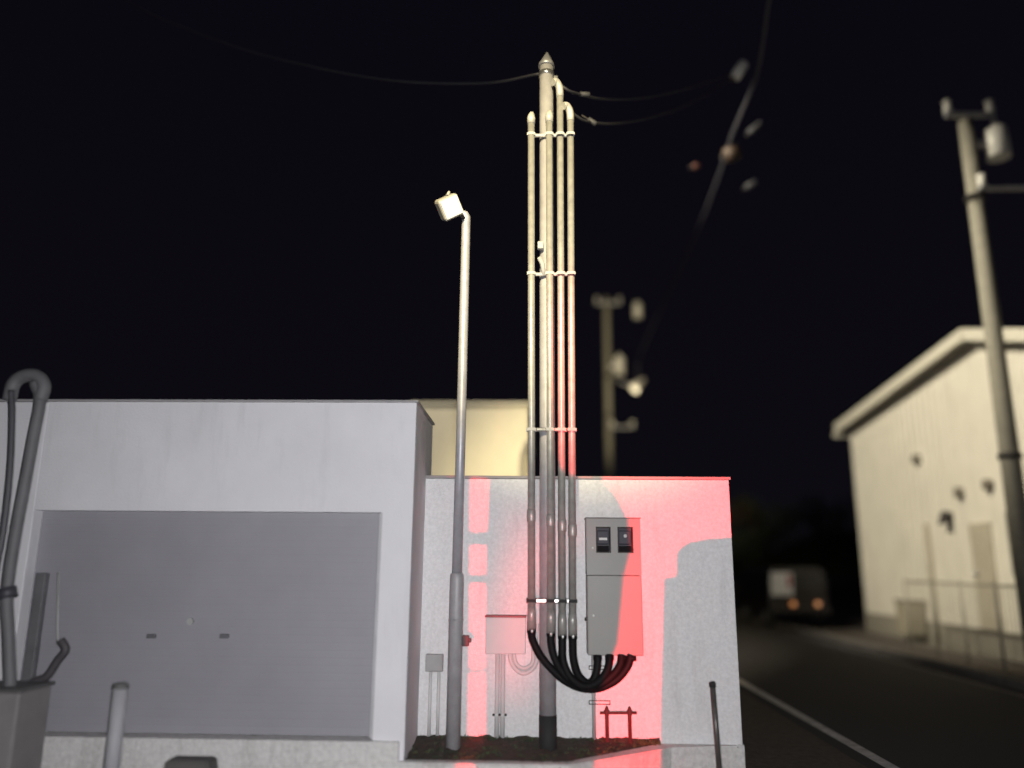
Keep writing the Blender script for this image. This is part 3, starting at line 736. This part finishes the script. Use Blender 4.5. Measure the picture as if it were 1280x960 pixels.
# ------------------------------------------------------------------ behind the viewpoint: the car whose tail lamps throw the red light, and added panels that shape that light
L1 = Vector((-1.0, -10, .92)); L2 = Vector((-.12, -10, .92))
def throw(px, py, y, L=L1):
    w = P(px, py, YW); return L + (w - L) * ((y - L.y) / (w.y - L.y))
YO = -2.0
def shade_panel(label, outline, y=YO):  # added blockers, outlines projected back from the wanted shadow edges
    t = thing('light_blocker_panel', label, 'panel', (0, y, 0), 'unseen panels added to shape the red light')
    pts = []
    for p in outline:
        if p == 'L' : continue
        v = throw(*p, y); v.z = max(v.z, .02); pts.append(Vector((v.x, y, v.z)))
    m = MB(); m.prism(pts, (0, -.03, 0)); m.build('panel', PANEL, t)
    xs = [p.x for p in pts]
    for x in (min(xs) + .08, max(xs) - .08):
        m = MB(); m.box((x - .03, y - .25, 0), (x + .03, y + .2, .04), .005); m.build('foot', CONC, t)
shade_panel('unseen grey panel added to block red light on the garage side, tallest of three', [(-900, -200), (560, -200), (560, 596), (588.5, 597), (587.5, 800), (584, 990), (-900, 1400)])
shade_panel('unseen grey panel cut to cast a shoulder shaped edge in the red light', [(561, 594), (561, -200), (683, 300), (690, 480), (696, 570), (704, 590), (715, 596), (740, 597), (740, -150), (850, -150), (850, 575), (750, 575), (752, 600), (770, 622), (783, 648), (786, 690), (778, 720), (771, 800), (757, 835), (745, 870), (741, 1100), (606, 1100), (605, 850), (606, 690), (610, 600)], YO - .04)  # upright flap keeps the red light off the distant pole
shade_panel('unseen grey panel added on the road side to cast a stepped edge in the red light', [(822, 1100), (823, 900), (827, 722), (843, 719), (843, 692), (849, 683), (860, 677), (880, 673), (905, 671), (1700, 668), (1700, 1100)], YO)
t = bpy.data.objects['light_blocker_panel']
for ya_, yb_ in ((664, 684), (717, 731), (834, 842)):  # added bars that interrupt the narrow red strip on the wall
    a_ = throw(578, ya_, YO - .05); b_ = throw(614, yb_, YO - .05)
    m = MB(); m.box((a_.x, YO - .08, b_.z), (b_.x, YO - .075, a_.z)); o = m.build('light_break_bar', PANEL); o.parent = t; o.matrix_parent_inverse = PINV['light_blocker_panel']
car = thing('parked_car', 'dark parked car with glowing red tail lamps behind the viewpoint', 'car', (-.55, -12, 0))
m = MB()
m.prism([(-1.45, -14.2, .3), (-1.45, -10.06, .3), (-1.45, -10.06, 1.02), (-1.45, -10.5, 1.1), (-1.45, -11.2, 1.5), (-1.45, -12.6, 1.5), (-1.45, -13.2, 1.05), (-1.45, -14.2, .95)], (1.8, 0, 0))
bmesh.ops.bevel(m.bm, geom=list(m.bm.edges), offset=.05, segments=3, affect='EDGES'); m.build('body', VAND, car)
for L in (L1, L2):
    m = MB(); m.box((L.x - .09, -10.055, L.z - .07), (L.x + .09, -10.04, L.z + .06), .006); m.build('tail_lamp', REDLIT, car)
for x in (-1.4, .3):
    for y in (-10.9, -13.4):
        m = MB(); m.tube([(x - .09, y, .3), (x + .09, y, .3)], .3, 20); w = m.build('wheel', TYRE, car)
        m = MB(); m.tube([(x - .095, y, .3), (x + .095, y, .3)], .18, 16); m.build('rim', GALV, w)

# ------------------------------------------------------------------ lights
def spot(name, loc, target, power, colr, angle, blend, radius):
    d = bpy.data.lights.new(name, 'SPOT'); d.energy = power; d.color = colr; d.spot_size = R(angle); d.spot_blend = blend; d.shadow_soft_size = radius
    o = bpy.data.objects.new(name, d); col.objects.link(o); o.location = loc
    o.rotation_euler = (Vector(target) - Vector(loc)).to_track_quat('-Z', 'Y').to_euler(); return o
# the phone's own flash, right beside the lens
spot('camera_flash', (.03, .02, 1.53), P(590, 640, 6), 855, (1, .985, 1.0), 128, 1, .035)
# tail lamps
spot('tail_light', L1 + Vector((0, .05, 0)), P(770, 690, YW), 32000, (1, .004, .008), 17.5, .8, .024)
spot('tail_light', L2 + Vector((0, .05, 0)), P(655, 755, YW), 7500, (1, .05, .06), 5.6, 1, .17)
# sodium street lamp behind and to the right, over the road
spot('unseen_warm_light', (-1.0, -4.6, 7.5), P(716, 300, 5.8), 14500, (1, .84, .50), 19.5, .75, .12)
spot('unseen_warm_light', (-3.0, 5.0, 11.0), P(585, 560, 12), 3400, (1, .88, .66), 36, .6, .12)  # extra spot added to light the beige wall
# unseen spot above the frame standing in for a street lamp on the facade
spot('unseen_warm_light', (-4.0, 10.0, 11.0), (8.0, 15.3, 4.9), 11500, (1, .91, .72), 44, .6, .15)
spot('unseen_warm_light', (-3.0, 9.0, 12.0), P(766, 470, 30), 14000, (1, .86, .58), 20, .6, .15)  # extra spot added to brighten the distant pole
d_ = bpy.data.lights.new('far_street_lamp', 'POINT'); d_.energy = 12; d_.color = (1, .85, .58); d_.shadow_soft_size = .1
o_ = bpy.data.objects.new('far_street_lamp', d_); col.objects.link(o_); o_.location = P(793, 492, 29.3)
sun = bpy.data.lights.new('moon', 'SUN'); sun.energy = .004; sun.color = (.7, .8, 1); sun.angle = R(10)
so = bpy.data.objects.new('moon', sun); col.objects.link(so); so.rotation_euler = (R(50), 0, R(20))

# world: night sky
w = bpy.data.worlds.new('World'); scene.world = w; w.use_nodes = True
nt = w.node_tree; bg = nt.nodes['Background']
sky = nt.nodes.new('ShaderNodeTexSky'); sky.sky_type = 'NISHITA'; sky.sun_disc = False; sky.sun_elevation = R(-3); sky.sun_rotation = R(200)
tcn = nt.nodes.new('ShaderNodeTexCoord'); sep = nt.nodes.new('ShaderNodeSeparateXYZ'); nt.links.new(tcn.outputs['Generated'], sep.inputs[0])
rmp = nt.nodes.new('ShaderNodeValToRGB'); nt.links.new(sep.outputs['Z'], rmp.inputs['Fac'])
rmp.color_ramp.elements[0].color = (.0040, .0036, .0056, 1); rmp.color_ramp.elements[1].color = (.0026, .0020, .0048, 1)
mixn = nt.nodes.new('ShaderNodeMix'); mixn.data_type = 'RGBA'; mixn.blend_type = 'ADD'; mixn.inputs['Factor'].default_value = .0005
nt.links.new(rmp.outputs['Color'], mixn.inputs['A']); nt.links.new(sky.outputs['Color'], mixn.inputs['B'])
nt.links.new(mixn.outputs['Result'], bg.inputs['Color']); bg.inputs['Strength'].default_value = 1.0

vs = scene.view_settings
scene.display_settings.display_device = 'sRGB'
vs.view_transform = 'Standard'; vs.look = 'None'; vs.exposure = 0; vs.gamma = 1
scene.cycles.use_denoising = True
try: scene.cycles.denoiser = 'OPENIMAGEDENOISE'
except Exception: pass
scene.cycles.max_bounces = 6
scene.cycles.sample_clamp_indirect = 3
scene.cycles.use_adaptive_sampling = False
